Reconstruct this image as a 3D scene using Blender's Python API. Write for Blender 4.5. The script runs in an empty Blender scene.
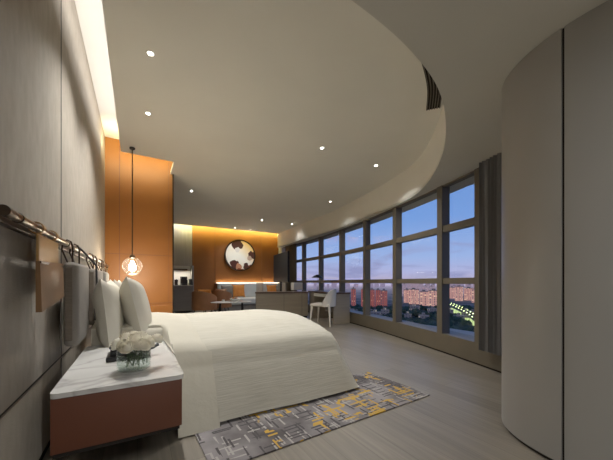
import bpy, bmesh, math, random
from mathutils import Vector, Matrix, noise
random.seed(7)
S = bpy.context.scene
COL = S.collection
PI = math.pi

# ------------------------------------------------------------------ materials
def srgb(r, g, b):
    f = lambda v: (v/255/12.92) if v/255 <= .04045 else ((v/255+.055)/1.055)**2.4
    return (f(r), f(g), f(b), 1)

def mat(name, col, rough=.6, metal=0, **kw):
    m = bpy.data.materials.new(name); m.use_nodes = True
    nt = m.node_tree; b = nt.nodes['Principled BSDF']
    b.inputs['Base Color'].default_value = col
    b.inputs['Roughness'].default_value = rough
    b.inputs['Metallic'].default_value = metal
    for k, v in kw.items():
        b.inputs[k.replace('_', ' ')].default_value = v
    return m

def N(m, t, **kw):
    n = m.node_tree.nodes.new(t)
    for k, v in kw.items():
        if hasattr(n, k): setattr(n, k, v)
        else: n.inputs[k].default_value = v
    return n
def L(m, a, b): m.node_tree.links.new(a, b)
def bsdf(m): return m.node_tree.nodes['Principled BSDF']

def noisy(name, c1, c2, scale=(5, 5, 5), rough=.6, bump=0, bscale=None, detail=4, metal=0, coords='Object', **kw):
    m = mat(name, c1, rough, metal, **kw)
    tc = N(m, 'ShaderNodeTexCoord'); mp = N(m, 'ShaderNodeMapping'); mp.inputs['Scale'].default_value = scale
    L(m, tc.outputs[coords], mp.inputs[0])
    n = N(m, 'ShaderNodeTexNoise'); n.inputs['Scale'].default_value = 1; n.inputs['Detail'].default_value = detail
    L(m, mp.outputs[0], n.inputs['Vector'])
    r = N(m, 'ShaderNodeValToRGB'); r.color_ramp.elements[0].color = c1; r.color_ramp.elements[1].color = c2
    r.color_ramp.elements[0].position = .3; r.color_ramp.elements[1].position = .7
    L(m, n.outputs['Fac'], r.inputs[0]); L(m, r.outputs[0], bsdf(m).inputs['Base Color'])
    if bump:
        mp2 = N(m, 'ShaderNodeMapping'); mp2.inputs['Scale'].default_value = bscale or scale
        L(m, tc.outputs[coords], mp2.inputs[0])
        n2 = N(m, 'ShaderNodeTexNoise'); n2.inputs['Scale'].default_value = 1; n2.inputs['Detail'].default_value = 3
        L(m, mp2.outputs[0], n2.inputs['Vector'])
        b = N(m, 'ShaderNodeBump'); b.inputs['Strength'].default_value = bump; b.inputs['Distance'].default_value = .01
        L(m, n2.outputs['Fac'], b.inputs['Height']); L(m, b.outputs[0], bsdf(m).inputs['Normal'])
    return m

def emis(name, col, strength):
    m = mat(name, (0, 0, 0, 1))
    bsdf(m).inputs['Emission Color'].default_value = col
    bsdf(m).inputs['Emission Strength'].default_value = strength
    return m

M = {}
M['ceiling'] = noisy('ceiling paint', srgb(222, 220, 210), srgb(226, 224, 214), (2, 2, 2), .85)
M['soffit'] = noisy('shaded soffit paint', srgb(192, 190, 181), srgb(196, 194, 185), (2, 2, 2), .85)  # ceiling paint darkened: the ring's shade is put into its colour
M['white'] = noisy('white paint', srgb(205, 202, 195), srgb(210, 207, 200), (2, 2, 2), .8)
M['fabric_wall'] = noisy('woven wall fabric', srgb(138, 129, 117), srgb(150, 141, 128), (3, 22, 9), .85, .25, (60, 60, 260))
M['dark_gap'] = mat('dark gap', srgb(22, 18, 14), .9)
M['orange'] = noisy('orange leather', srgb(132, 78, 16), srgb(140, 84, 20), (2, 2, 2), .5, .05, (80, 80, 80))
M['orange_far'] = noisy('amber panel', srgb(132, 78, 26), srgb(140, 84, 30), (2, 2, 2), .55)
M['brown_leather'] = noisy('russet leather', srgb(96, 54, 37), srgb(102, 58, 40), (3, 3, 3), .5, .04, (120, 120, 120))
M['black'] = noisy('black leather', srgb(20, 20, 24), srgb(30, 30, 34), (20, 20, 20), .45)
M['panel_grey'] = noisy('grey lacquer panel', srgb(140, 138, 134), srgb(146, 144, 140), (1, 1, .4), .42)
M['bronze'] = noisy('brushed bronze', srgb(70, 54, 38), srgb(96, 78, 56), (30, 3, 30), .32, metal=.85)
M['dark_bronze'] = noisy('dark bronze', srgb(48, 36, 26), srgb(62, 48, 34), (30, 3, 30), .4, metal=.6)
M['tan'] = noisy('tan leather', srgb(104, 72, 38), srgb(116, 82, 46), (6, 6, 6), .55, .06, (90, 90, 90))
M['tan_flap'] = noisy('golden leather', srgb(146, 108, 54), srgb(156, 118, 60), (6, 6, 6), .4)
M['cushion_grey'] = noisy('grey bolster cloth', srgb(112, 106, 98), srgb(120, 114, 106), (8, 8, 8), .85, .2, (220, 220, 220))
M['cushion_dark'] = noisy('taupe side cloth', srgb(92, 82, 72), srgb(104, 94, 82), (8, 8, 60), .85, .3, (30, 30, 120))
M['linen'] = noisy('white cotton', srgb(184, 179, 164), srgb(192, 187, 172), (4, 4, 4), .9, .3, (14, 14, 14))
M['stone_seat'] = noisy('grey upholstery', srgb(178, 184, 188), srgb(188, 194, 198), (5, 5, 5), .8)
M['tan_seat'] = noisy('cognac leather', srgb(128, 84, 50), srgb(142, 96, 60), (5, 5, 5), .5)
M['orange_cushion'] = noisy('orange cushion cloth', srgb(186, 112, 40), srgb(204, 128, 52), (9, 9, 9), .8)
M['taupe_wood'] = noisy('taupe veneer', srgb(128, 118, 104), srgb(140, 130, 114), (2, 2, 20), .55)
M['brown_top'] = noisy('brown wood top', srgb(66, 46, 32), srgb(84, 60, 42), (4, 20, 4), .4)
M['grey_cab'] = noisy('grey cabinet', srgb(112, 108, 104), srgb(120, 116, 112), (2, 2, 12), .5)
M['silver_panel'] = noisy('pale veneer', srgb(150, 145, 138), srgb(162, 157, 150), (20, 2, 1), .6)
M['mullion'] = noisy('bronze aluminium', srgb(90, 83, 69), srgb(96, 88, 74), (4, 4, 4), .5)
M['curtain'] = noisy('charcoal curtain', srgb(112, 112, 114), srgb(120, 120, 122), (30, 30, 2), .9)
M['curtain_brown'] = noisy('brown curtain', srgb(84, 74, 60), srgb(96, 84, 68), (30, 30, 2), .9)
M['chair_white'] = noisy('ivory leather', srgb(198, 194, 184), srgb(206, 202, 192), (6, 6, 6), .5)
M['screen'] = mat('screen glass', srgb(16, 24, 30), .5, Specular_IOR_Level=.15)
M['dark_metal'] = noisy('black metal', srgb(24, 24, 24), srgb(34, 34, 34), (20, 20, 20), .4, metal=.5)
M['leaf'] = noisy('rose leaf', srgb(40, 62, 36), srgb(66, 92, 52), (40, 40, 40), .5)
M['rose'] = noisy('cream petal', srgb(236, 230, 212), srgb(246, 242, 228), (30, 30, 30), .6)
M['ceramic'] = noisy('white ceramic', srgb(222, 222, 218), srgb(230, 230, 226), (9, 9, 9), .25)
M['bulb'] = emis('warm bulb', (1, .86, .66, 1), 40)
M['led_spot'] = emis('downlight lens', (1, .93, .82, 1), 14)
M['led_strip'] = emis('warm strip', (1, .87, .66, 1), 3.5)

def glass_mat(name, tint, rough=0.0, ior=1.45, fac=None):
    m = bpy.data.materials.new(name); m.use_nodes = True
    nt = m.node_tree; nt.nodes.clear()
    o = nt.nodes.new('ShaderNodeOutputMaterial'); mx = nt.nodes.new('ShaderNodeMixShader')
    t = nt.nodes.new('ShaderNodeBsdfTransparent'); g = nt.nodes.new('ShaderNodeBsdfGlossy')
    fr = nt.nodes.new('ShaderNodeFresnel'); fr.inputs[0].default_value = ior
    t.inputs[0].default_value = tint; g.inputs['Roughness'].default_value = rough
    if fac is None:
        lw = nt.nodes.new('ShaderNodeLayerWeight'); lw.inputs['Blend'].default_value = .5
        pw = nt.nodes.new('ShaderNodeMath'); pw.operation = 'POWER'; pw.inputs[1].default_value = 3.5
        ma = nt.nodes.new('ShaderNodeMath'); ma.operation = 'MULTIPLY_ADD'; ma.inputs[1].default_value = (ior-1)*.9; ma.inputs[2].default_value = .05
        nt.links.new(lw.outputs['Facing'], pw.inputs[0]); nt.links.new(pw.outputs[0], ma.inputs[0]); nt.links.new(ma.outputs[0], mx.inputs[0])
    else: mx.inputs[0].default_value = fac
    nt.links.new(t.outputs[0], mx.inputs[1])
    nt.links.new(g.outputs[0], mx.inputs[2]); nt.links.new(mx.outputs[0], o.inputs[0])
    return m
M['pane'] = glass_mat('window glass', (.97, .98, .97, 1), fac=.03)
M['vase_glass'] = glass_mat('vase glass', (.93, .96, .95, 1), ior=1.5)
M['lamp_glass'] = glass_mat('lamp glass', (.95, .93, .9, 1), ior=1.55)
m_ = M['lamp_glass']; nt_ = m_.node_tree; o_ = next(n for n in nt_.nodes if n.type == 'OUTPUT_MATERIAL'); src_ = o_.inputs[0].links[0].from_socket
tl = nt_.nodes.new('ShaderNodeBsdfTranslucent'); tl.inputs[0].default_value = (.95, .93, .9, 1); m2_ = nt_.nodes.new('ShaderNodeMixShader'); m2_.inputs[0].default_value = .02
nt_.links.new(src_, m2_.inputs[1]); nt_.links.new(tl.outputs[0], m2_.inputs[2]); nt_.links.new(m2_.outputs[0], o_.inputs[0])
M['water'] = glass_mat('water', (.93, .96, .94, 1), ior=1.1)

# marble
def marble():
    m = mat('white veined marble', srgb(214, 213, 210), .22)
    tc = N(m, 'ShaderNodeTexCoord')
    mp = N(m, 'ShaderNodeMapping'); mp.inputs['Rotation'].default_value = (0, 0, .6); L(m, tc.outputs['Object'], mp.inputs[0])
    n = N(m, 'ShaderNodeTexNoise'); n.inputs['Scale'].default_value = 1.6; n.inputs['Detail'].default_value = 5; n.inputs['Distortion'].default_value = .9
    L(m, mp.outputs[0], n.inputs['Vector'])
    r = N(m, 'ShaderNodeValToRGB'); e = r.color_ramp.elements
    e[0].position = .475; e[0].color = srgb(216, 215, 212); e[1].position = .53; e[1].color = srgb(218, 217, 214)
    k = r.color_ramp.elements.new(.5); k.color = srgb(186, 184, 182)
    L(m, n.outputs['Fac'], r.inputs[0])
    n2 = N(m, 'ShaderNodeTexNoise'); n2.inputs['Scale'].default_value = 5; L(m, tc.outputs['Object'], n2.inputs['Vector'])
    mx = N(m, 'ShaderNodeMix', data_type='RGBA', blend_type='MULTIPLY'); mx.inputs['Factor'].default_value = .25
    L(m, r.outputs[0], mx.inputs['A']); L(m, n2.outputs['Fac'], mx.inputs['B'])
    L(m, mx.outputs['Result'], bsdf(m).inputs['Base Color'])
    return m
M['marble'] = marble()

# floor planks
def planks():
    m = mat('grey oak planks', srgb(140, 130, 116), .42)
    tc = N(m, 'ShaderNodeTexCoord')
    mp = N(m, 'ShaderNodeMapping'); mp.inputs['Rotation'].default_value = (0, 0, PI/2); L(m, tc.outputs['Object'], mp.inputs[0])
    br = N(m, 'ShaderNodeTexBrick'); br.offset = .37
    br.inputs['Scale'].default_value = 1; br.inputs['Brick Width'].default_value = 1.7; br.inputs['Row Height'].default_value = .17
    br.inputs['Mortar Size'].default_value = .0015; br.inputs['Bias'].default_value = 0
    br.inputs['Color1'].default_value = srgb(130, 122, 109); br.inputs['Color2'].default_value = srgb(116, 108, 96)
    br.inputs['Mortar'].default_value = srgb(96, 88, 76)
    L(m, mp.outputs[0], br.inputs['Vector'])
    mp2 = N(m, 'ShaderNodeMapping'); mp2.inputs['Scale'].default_value = (42, 1.6, 1); L(m, tc.outputs['Object'], mp2.inputs[0])
    n = N(m, 'ShaderNodeTexNoise'); n.inputs['Scale'].default_value = 1; n.inputs['Detail'].default_value = 6; n.inputs['Distortion'].default_value = .6
    L(m, mp2.outputs[0], n.inputs['Vector'])
    r = N(m, 'ShaderNodeValToRGB'); r.color_ramp.elements[0].position = .3; r.color_ramp.elements[1].position = .75
    r.color_ramp.elements[0].color = (.66, .66, .66, 1); r.color_ramp.elements[1].color = (1.08, 1.08, 1.08, 1)
    L(m, n.outputs['Fac'], r.inputs[0])
    mx = N(m, 'ShaderNodeMix', data_type='RGBA', blend_type='MULTIPLY'); mx.inputs['Factor'].default_value = .8
    L(m, br.outputs['Color'], mx.inputs['A']); L(m, r.outputs[0], mx.inputs['B'])
    L(m, mx.outputs['Result'], bsdf(m).inputs['Base Color'])
    b = N(m, 'ShaderNodeBump'); b.inputs['Strength'].default_value = .15; b.inputs['Distance'].default_value = .004
    L(m, n.outputs['Fac'], b.inputs['Height']); L(m, b.outputs[0], bsdf(m).inputs['Normal'])
    return m
M['floor'] = planks()

def duvet_mat():
    m = mat('ribbed white duvet cotton', srgb(186, 182, 168), .9)
    tc = N(m, 'ShaderNodeTexCoord')
    mp = N(m, 'ShaderNodeMapping'); mp.inputs['Scale'].default_value = (5, 60, 110); L(m, tc.outputs['Object'], mp.inputs[0])
    n = N(m, 'ShaderNodeTexNoise'); n.inputs['Scale'].default_value = 1; n.inputs['Detail'].default_value = 3; n.inputs['Distortion'].default_value = .4
    L(m, mp.outputs[0], n.inputs['Vector'])
    n2 = N(m, 'ShaderNodeTexNoise'); n2.inputs['Scale'].default_value = 3; L(m, tc.outputs['Object'], n2.inputs['Vector'])
    ad = N(m, 'ShaderNodeMath', operation='ADD'); L(m, n.outputs['Fac'], ad.inputs[0]); L(m, n2.outputs['Fac'], ad.inputs[1])
    b = N(m, 'ShaderNodeBump'); b.inputs['Strength'].default_value = .26; b.inputs['Distance'].default_value = .007
    L(m, ad.outputs[0], b.inputs['Height']); L(m, b.outputs[0], bsdf(m).inputs['Normal'])
    r = N(m, 'ShaderNodeValToRGB'); r.color_ramp.elements[0].position = .3; r.color_ramp.elements[1].position = .6
    r.color_ramp.elements[0].color = srgb(176, 172, 158); r.color_ramp.elements[1].color = srgb(188, 184, 171)
    L(m, n.outputs['Fac'], r.inputs[0]); L(m, r.outputs[0], bsdf(m).inputs['Base Color'])
    return m
M['duvet'] = duvet_mat()

def rug_mat():
    m = mat('patterned rug wool', srgb(110, 106, 104), .95)
    tc = N(m, 'ShaderNodeTexCoord')
    def stripes(sc, thr, keep, loc=(0, 0, 0)):
        sc = (sc[0], sc[1], 1)
        mp = N(m, 'ShaderNodeMapping'); mp.inputs['Scale'].default_value = sc; mp.inputs['Location'].default_value = loc
        L(m, tc.outputs['Object'], mp.inputs[0])
        v = N(m, 'ShaderNodeTexVoronoi', distance='CHEBYCHEV', feature='F1', voronoi_dimensions='2D'); v.inputs['Scale'].default_value = 1
        L(m, mp.outputs[0], v.inputs['Vector'])
        r = N(m, 'ShaderNodeMath', operation='LESS_THAN'); r.inputs[1].default_value = thr; L(m, v.outputs['Distance'], r.inputs[0])
        sc_ = N(m, 'ShaderNodeSeparateColor'); L(m, v.outputs['Color'], sc_.inputs[0])
        k = N(m, 'ShaderNodeMath', operation='LESS_THAN'); k.inputs[1].default_value = keep; L(m, sc_.outputs[0], k.inputs[0])
        o_ = N(m, 'ShaderNodeMath', operation='MULTIPLY'); L(m, r.outputs[0], o_.inputs[0]); L(m, k.outputs[0], o_.inputs[1])
        return o_.outputs[0], v.outputs['Color']
    a, _ = stripes((5, 46), .3, .24)
    b, _ = stripes((46, 6), .3, .24, (3, 7, 0))
    mx = N(m, 'ShaderNodeMath', operation='MAXIMUM'); L(m, a, mx.inputs[0]); L(m, b, mx.inputs[1])
    c, _ = stripes((4, 40), .36, .26, (11, 3, 0)); d, _ = stripes((40, 6), .36, .2, (5, 13, 0))
    my = N(m, 'ShaderNodeMath', operation='MAXIMUM'); L(m, c, my.inputs[0]); L(m, d, my.inputs[1])
    # gate: yellow only inside soft patches in the middle
    n = N(m, 'ShaderNodeTexNoise'); n.inputs['Scale'].default_value = 3.6; n.inputs['Detail'].default_value = 2; L(m, tc.outputs['Object'], n.inputs['Vector'])
    g = N(m, 'ShaderNodeMath', operation='GREATER_THAN'); g.inputs[1].default_value = .5; L(m, n.outputs['Fac'], g.inputs[0])
    sx = N(m, 'ShaderNodeSeparateXYZ'); L(m, tc.outputs['Object'], sx.inputs[0])
    gx = N(m, 'ShaderNodeMath', operation='GREATER_THAN'); gx.inputs[1].default_value = -.55; L(m, sx.outputs[0], gx.inputs[0])
    g2 = N(m, 'ShaderNodeMath', operation='MULTIPLY'); L(m, g.outputs[0], g2.inputs[0]); L(m, gx.outputs[0], g2.inputs[1])
    # blotches
    n3 = N(m, 'ShaderNodeTexNoise'); n3.inputs['Scale'].default_value = 9; n3.inputs['Detail'].default_value = 4; L(m, tc.outputs['Object'], n3.inputs['Vector'])
    base = N(m, 'ShaderNodeValToRGB'); e = base.color_ramp.elements
    e[0].position = .36; e[0].color = srgb(66, 61, 61); e[1].position = .64; e[1].color = srgb(128, 123, 124)
    n4 = N(m, 'ShaderNodeTexNoise'); n4.inputs['Scale'].default_value = 2.6; n4.inputs['Detail'].default_value = 5; L(m, tc.outputs['Object'], n4.inputs['Vector'])
    L(m, n4.outputs['Fac'], base.inputs[0])
    # lighter / darker lines
    lc = N(m, 'ShaderNodeMix', data_type='RGBA'); lc.inputs['B'].default_value = srgb(146, 142, 138)
    L(m, mx.outputs[0], lc.inputs['Factor']); L(m, base.outputs[0], lc.inputs['A'])
    dk, _ = stripes((45, 6), .33, .25, (9, 1, 0)); dk2, _ = stripes((5, 45), .33, .25, (1, 19, 0))
    dm = N(m, 'ShaderNodeMath', operation='MAXIMUM'); L(m, dk, dm.inputs[0]); L(m, dk2, dm.inputs[1])
    dc = N(m, 'ShaderNodeMix', data_type='RGBA'); dc.inputs['B'].default_value = srgb(58, 54, 56)
    L(m, dm.outputs[0], dc.inputs['Factor']); L(m, lc.outputs['Result'], dc.inputs['A'])
    # yellow: lines + blotches
    bl = N(m, 'ShaderNodeMath', operation='GREATER_THAN'); bl.inputs[1].default_value = .62; L(m, n3.outputs['Fac'], bl.inputs[0])
    ym = N(m, 'ShaderNodeMath', operation='MAXIMUM'); L(m, my.outputs[0], ym.inputs[0]); L(m, bl.outputs[0], ym.inputs[1])
    yf = N(m, 'ShaderNodeMath', operation='MULTIPLY'); L(m, ym.outputs[0], yf.inputs[0]); L(m, g2.outputs[0], yf.inputs[1])
    yc = N(m, 'ShaderNodeMix', data_type='RGBA'); yc.inputs['B'].default_value = srgb(176, 138, 46)
    L(m, yf.outputs[0], yc.inputs['Factor']); L(m, dc.outputs['Result'], yc.inputs['A'])
    L(m, yc.outputs['Result'], bsdf(m).inputs['Base Color'])
    return m
M['rug'] = rug_mat()

# ------------------------------------------------------------------ mesh helpers
def box(bm, x0, x1, y0, y1, z0, z1, bev=0, seg=2, rot=None):
    r = bmesh.ops.create_cube(bm, size=1)
    vs = r['verts']
    bmesh.ops.scale(bm, vec=(x1-x0, y1-y0, z1-z0), verts=vs)
    if bev:
        es = list({e for v in vs for e in v.link_edges})
        rb = bmesh.ops.bevel(bm, geom=es, offset=bev, segments=seg, affect='EDGES', profile=.5)
        vs = list({v for f in rb['faces'] for v in f.verts} | {v for v in vs if v.is_valid})
    if rot is not None:
        bmesh.ops.rotate(bm, cent=(0, 0, 0), matrix=rot, verts=vs)
    bmesh.ops.translate(bm, vec=((x0+x1)/2, (y0+y1)/2, (z0+z1)/2), verts=vs)
    return vs

def tube(bm, pts, r, seg=10, cap=True):
    pts = [Vector(p) for p in pts]; rings = []
    n = len(pts)
    for i, p in enumerate(pts):
        t = (pts[min(i+1, n-1)]-pts[max(i-1, 0)]).normalized()
        up = Vector((0, 0, 1)) if abs(t.z) < .9 else Vector((1, 0, 0))
        a = t.cross(up).normalized(); b = t.cross(a).normalized()
        rr = r[i] if isinstance(r, (list, tuple)) else r
        rings.append([bm.verts.new(p+a*rr*math.cos(2*PI*k/seg)+b*rr*math.sin(2*PI*k/seg)) for k in range(seg)])
    for i in range(n-1):
        for k in range(seg):
            bm.faces.new((rings[i][k], rings[i][(k+1) % seg], rings[i+1][(k+1) % seg], rings[i+1][k]))
    if cap:
        bm.faces.new(rings[0][::-1]); bm.faces.new(rings[-1])

def lathe(bm, prof, seg=24, c=(0, 0, 0), sx=1, sy=1):
    rings = []
    for (r, z) in prof:
        if r < 1e-6: rings.append([bm.verts.new((c[0], c[1], c[2]+z))])
        else: rings.append([bm.verts.new((c[0]+sx*r*math.cos(2*PI*k/seg), c[1]+sy*r*math.sin(2*PI*k/seg), c[2]+z)) for k in range(seg)])
    for a, b in zip(rings, rings[1:]):
        for k in range(seg):
            k2 = (k+1) % seg
            if len(a) == 1 and len(b) == 1: continue
            if len(a) == 1: bm.faces.new((a[0], b[k], b[k2]))
            elif len(b) == 1: bm.faces.new((a[k], a[k2], b[0]))
            else: bm.faces.new((a[k], a[k2], b[k2], b[k]))

def prism(bm, pts, z0, z1):
    lo = [bm.verts.new((x, y, z0)) for x, y in pts]; hi = [bm.verts.new((x, y, z1)) for x, y in pts]
    n = len(pts)
    bm.faces.new(lo[::-1]); bm.faces.new(hi)
    for i in range(n): bm.faces.new((lo[i], lo[(i+1) % n], hi[(i+1) % n], hi[i]))

def ribbon(bm, pts, z0, z1, th=0, offn=1):
    """vertical strip along plan points, thickness th to the left of travel * offn"""
    P = [Vector((p[0], p[1])) for p in pts]; n = len(P); off = []
    for i in range(n):
        t = (P[min(i+1, n-1)]-P[max(i-1, 0)]).normalized(); off.append(P[i]+Vector((-t.y, t.x))*th*offn)
    prism_pts = [tuple(p) for p in P]+[tuple(p) for p in off[::-1]]
    # build as quads
    a0 = [bm.verts.new((p.x, p.y, z0)) for p in P]; a1 = [bm.verts.new((p.x, p.y, z1)) for p in P]
    b0 = [bm.verts.new((p.x, p.y, z0)) for p in off]; b1 = [bm.verts.new((p.x, p.y, z1)) for p in off]
    for i in range(n-1):
        bm.faces.new((a0[i], a0[i+1], a1[i+1], a1[i])); bm.faces.new((b0[i+1], b0[i], b1[i], b1[i+1]))
        bm.faces.new((a0[i+1], a0[i], b0[i], b0[i+1])); bm.faces.new((a1[i], a1[i+1], b1[i+1], b1[i]))
    for i in (0, n-1): bm.faces.new((a0[i], a1[i], b1[i], b0[i]))

def catmull(pts, k=6):
    out = []; P = [Vector(p) for p in pts]; n = len(P)
    for i in range(n-1):
        p0, p1, p2, p3 = P[max(i-1, 0)], P[i], P[i+1], P[min(i+2, n-1)]
        for j in range(k):
            t = j/k
            out.append(tuple(.5*((2*p1)+(p2-p0)*t+(2*p0-5*p1+4*p2-p3)*t*t+(3*p1-p0-3*p2+p3)*t**3)))
    out.append(tuple(P[-1])); return out

def obj(name, bm, m, parent=None, smooth=False, loc=None, rot=None):
    bmesh.ops.recalc_face_normals(bm, faces=bm.faces)
    me = bpy.data.meshes.new(name); bm.to_mesh(me); bm.free()
    if smooth:
        me.polygons.foreach_set('use_smooth', [True]*len(me.polygons))
        try: me.set_sharp_from_angle(angle=math.radians(40))
        except Exception: pass
    ms = m if isinstance(m, list) else [m]
    for x in ms: me.materials.append(x)
    o = bpy.data.objects.new(name, me); COL.objects.link(o)
    if parent: o.parent = parent
    if loc: o.location = loc
    if rot: o.rotation_euler = rot
    return o

def thing(name, label, cat, loc=(0, 0, 0), rz=0, group=None, kind=None):
    o = bpy.data.objects.new(name, None); COL.objects.link(o); o.empty_display_size = .1
    o.location = loc; o.rotation_euler = (0, 0, rz)
    return tag(o, label, cat, group, kind)
def tag(o, label=None, cat=None, group=None, kind=None):
    if label: o['label'] = label
    if cat: o['category'] = cat
    if group: o['group'] = group
    if kind: o['kind'] = kind
    return o
def struct(name, bm, m, parent=None, smooth=False, label=None):
    o = obj(name, bm, m, parent, smooth)
    if not parent: o['kind'] = 'structure'
    if label: o['label'] = label
    return o
B = bmesh.new
def dup(root, loc, rz, label=None, group=None):
    r = root.copy(); COL.objects.link(r); r.location = loc; r.rotation_euler = (0, 0, rz)
    if label: r['label'] = label
    if group: r['group'] = group
    for ch in list(root.children):
        c = ch.copy(); COL.objects.link(c); c.parent = r
        for g in list(ch.children):
            d = g.copy(); COL.objects.link(d); d.parent = c
    return r

# ------------------------------------------------------------------ plan constants
WX = -.44          # headboard wall face
ZL, ZH = 2.37, 2.89  # low ring ceiling / high ceiling
BY = 10.5          # back wall
def fx(y): return 2.87+.41*y-.0195*y*y     # glass line
def fn(y):
    t = Vector((.41-.039*y, 1)).normalized(); return Vector((t.y, -t.x))   # outward normal
def fp(y, off=0):
    n = fn(y); return (fx(y)+n.x*off, y+n.y*off)

# floor
bm = B(); box(bm, -1.2, 5.8, -2.2, 11.2, -.1, 0); struct('floor', bm, M['floor'])

# headboard wall: fabric panels over a dark backing
wl = B(); box(wl, -1.1, WX-.02, -1.8, 5.5, 0, 3.34); w = struct('wall_left', wl, M['dark_gap'])
Y0 = [(-1.8, 2.484), (2.492, 5.5)]
for a, b_ in Y0:
    bm = B(); box(bm, WX-.02, WX, a, b_, .075, .492, .003); obj('lower_panel', bm, M['fabric_wall'], w)
    bm = B(); box(bm, WX-.02, WX, a, b_, .501, 3.3, .003); obj('upper_panel', bm, M['fabric_wall'], w)
bm = B(); box(bm, WX-.02, WX+.0015, 2.478, 2.496, .075, 3.3); obj('seam', bm, M['dark_gap'], w)
bm = B(); box(bm, WX-.02, WX+.0012, 2.5, 5.5, 1.096, 1.104); obj('seam', bm, M['dark_gap'], w)
bm = B(); box(bm, WX-.02, WX+.0012, -1.8, 5.5, .4965, .503); obj('seam', bm, M['dark_gap'], w)
bm = B(); box(bm, WX-.02, WX+.002, -1.8, 5.5, .4925, .4965); obj('bronze_inlay', bm, M['bronze'], w)

# behind camera and hidden closures
bm = B(); box(bm, -1.1, 2.6, -2.0, -1.8, 0, 3.34); struct('wall_rear', bm, M['panel_grey'])
bm = B(); box(bm, -1.3, -.9, 5.5, 10.8, 0, 3.34); struct('wall_corridor', bm, M['panel_grey'])
bm = B(); box(bm, 5.3, 5.6, 10.2, 10.8, 0, 3.34); struct('wall_end', bm, M['white'])
# orange partition
wp = B(); box(wp, -1.1, .53, 5.5, 5.66, 0, 3.34); w = struct('wall_partition', wp, M['orange'])
bm = B(); box(bm, .53, .552, 5.49, 5.67, 0, 3.3); obj('end_trim', bm, M['dark_gap'], w)
for z in (1.455, .64, .6):
    bm = B(); box(bm, -.6, .53, 5.493, 5.501, z-.003, z+.003); obj('seam', bm, M['brown_leather'], w)
bm = B(); box(bm, -.6, .53, 5.484, 5.502, .0, .598, .003); obj('lower_panel', bm, M['orange'], w)
bm = B(); box(bm, -.25, -.243, 5.493, 5.501, .64, 3.2); obj('seam', bm, M['brown_leather'], w)
bm = B(); box(bm, .47, .474, 5.493, 5.501, .64, 3.2); obj('seam', bm, M['brown_leather'], w)

# high ceiling slab with cove slots
bm = B()
box(bm, -.205, 5.6, .6, 4.92, ZH, ZH+.05)
box(bm, .5, 5.6, 4.92, 5.66, ZH, ZH+.05)
box(bm, -.9, 5.6, 5.66, 10.15, ZH, ZH+.05)
box(bm, -.205, 5.6, -1.8, .6, ZH, ZH+.05)
struct('ceiling', bm, M['ceiling'])
bm = B(); box(bm, -1.2, 6, -2.1, 11, 3.3, 3.4); struct('trim_1', bm, M['white'])
# low ring ceiling with curved edge
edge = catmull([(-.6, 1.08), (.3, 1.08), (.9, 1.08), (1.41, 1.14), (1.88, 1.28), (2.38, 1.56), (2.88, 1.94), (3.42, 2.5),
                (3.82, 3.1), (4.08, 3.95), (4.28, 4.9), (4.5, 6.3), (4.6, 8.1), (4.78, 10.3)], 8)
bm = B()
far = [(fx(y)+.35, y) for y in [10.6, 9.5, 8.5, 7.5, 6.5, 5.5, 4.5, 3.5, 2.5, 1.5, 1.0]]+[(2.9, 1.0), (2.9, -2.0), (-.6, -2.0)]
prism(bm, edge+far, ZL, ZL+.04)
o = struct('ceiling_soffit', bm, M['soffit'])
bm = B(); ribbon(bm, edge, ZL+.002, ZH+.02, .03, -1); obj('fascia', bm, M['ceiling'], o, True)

# slot diffuser in the ceiling near the curved edge
dv = thing('air_vent', 'black curved slot diffuser set in the ceiling near the round edge', 'vent', (2.45, 1.8, ZH))
inner = catmull([(1.95, 1.53), (2.2, 1.655), (2.46, 1.81), (2.728, 2.022)], 8)
def off(P, d):
    P = [Vector(p) for p in P]; o_ = []
    for i in range(len(P)):
        t = (P[min(i+1, len(P)-1)]-P[max(i-1, 0)]).normalized(); q = P[i]+Vector((t.y, -t.x))*d; o_.append(q)
    return o_
rel = lambda P: [(p[0]-2.45, p[1]-1.8) for p in P]
WV = .14
a = off(inner, 0); b_ = off(inner, WV)
bm = B(); prism(bm, rel([tuple(p) for p in a]+[tuple(p) for p in b_[::-1]]), -.003, 0); obj('backing', bm, M['dark_gap'], dv)
for i in range(6):
    q = [tuple(p) for p in off(inner, .004+i*(WV-.012)/5)]
    bm = B(); ribbon(bm, rel(q), -.012, -.003, .008, -1); obj('slat', bm, M['mullion'], dv)

# facade ---------------------------------------------------------------
NY = [1.15, 1.872, 2.522, 3.659, 4.766, 5.956, 7.247, 8.499, 9.75, 10.6]
ZP, ZT1, ZT2 = .27, 1.02, 1.75
def seg(y0, y1, k=4): return [y0+(y1-y0)*i/k for i in range(k+1)]
def facade_bar(bm, y0, y1, z0, z1, o0, o1):
    ribbon(bm, [fp(y, o0) for y in seg(y0, y1)], z0, z1, abs(o1-o0), -1)
for i in range(len(NY)-1):
    y0, y1 = NY[i], NY[i+1]
    bm = B()
    facade_bar(bm, y0, y1, ZT1-.045, ZT1+.035, -.045, .05)
    facade_bar(bm, y0, y1, ZT2-.045, ZT2+.045, -.045, .05)
    facade_bar(bm, y0, y1, ZL-.02, ZL, -.045, .05)
    wdw = struct('window_%d' % (i+1), bm, M['mullion'])
    bm = B()
    h = .05 if i else .03
    ribbon(bm, [fp(y0-h, -.06), fp(y0+h, -.06)], ZP, ZL, .13, -1)
    obj('mullion', bm, M['mullion'], wdw)
    for z0, z1 in ((ZP+.001, ZT1-.046), (ZT1+.036, ZT2-.046), (ZT2+.046, ZL-.021)):
        bm = B(); facade_bar(bm, y0+.065, y1-.065, z0, z1, .03, .036); obj('pane', bm, M['pane'], wdw)
ys = [1.0+i*.4 for i in range(25)]
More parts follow.
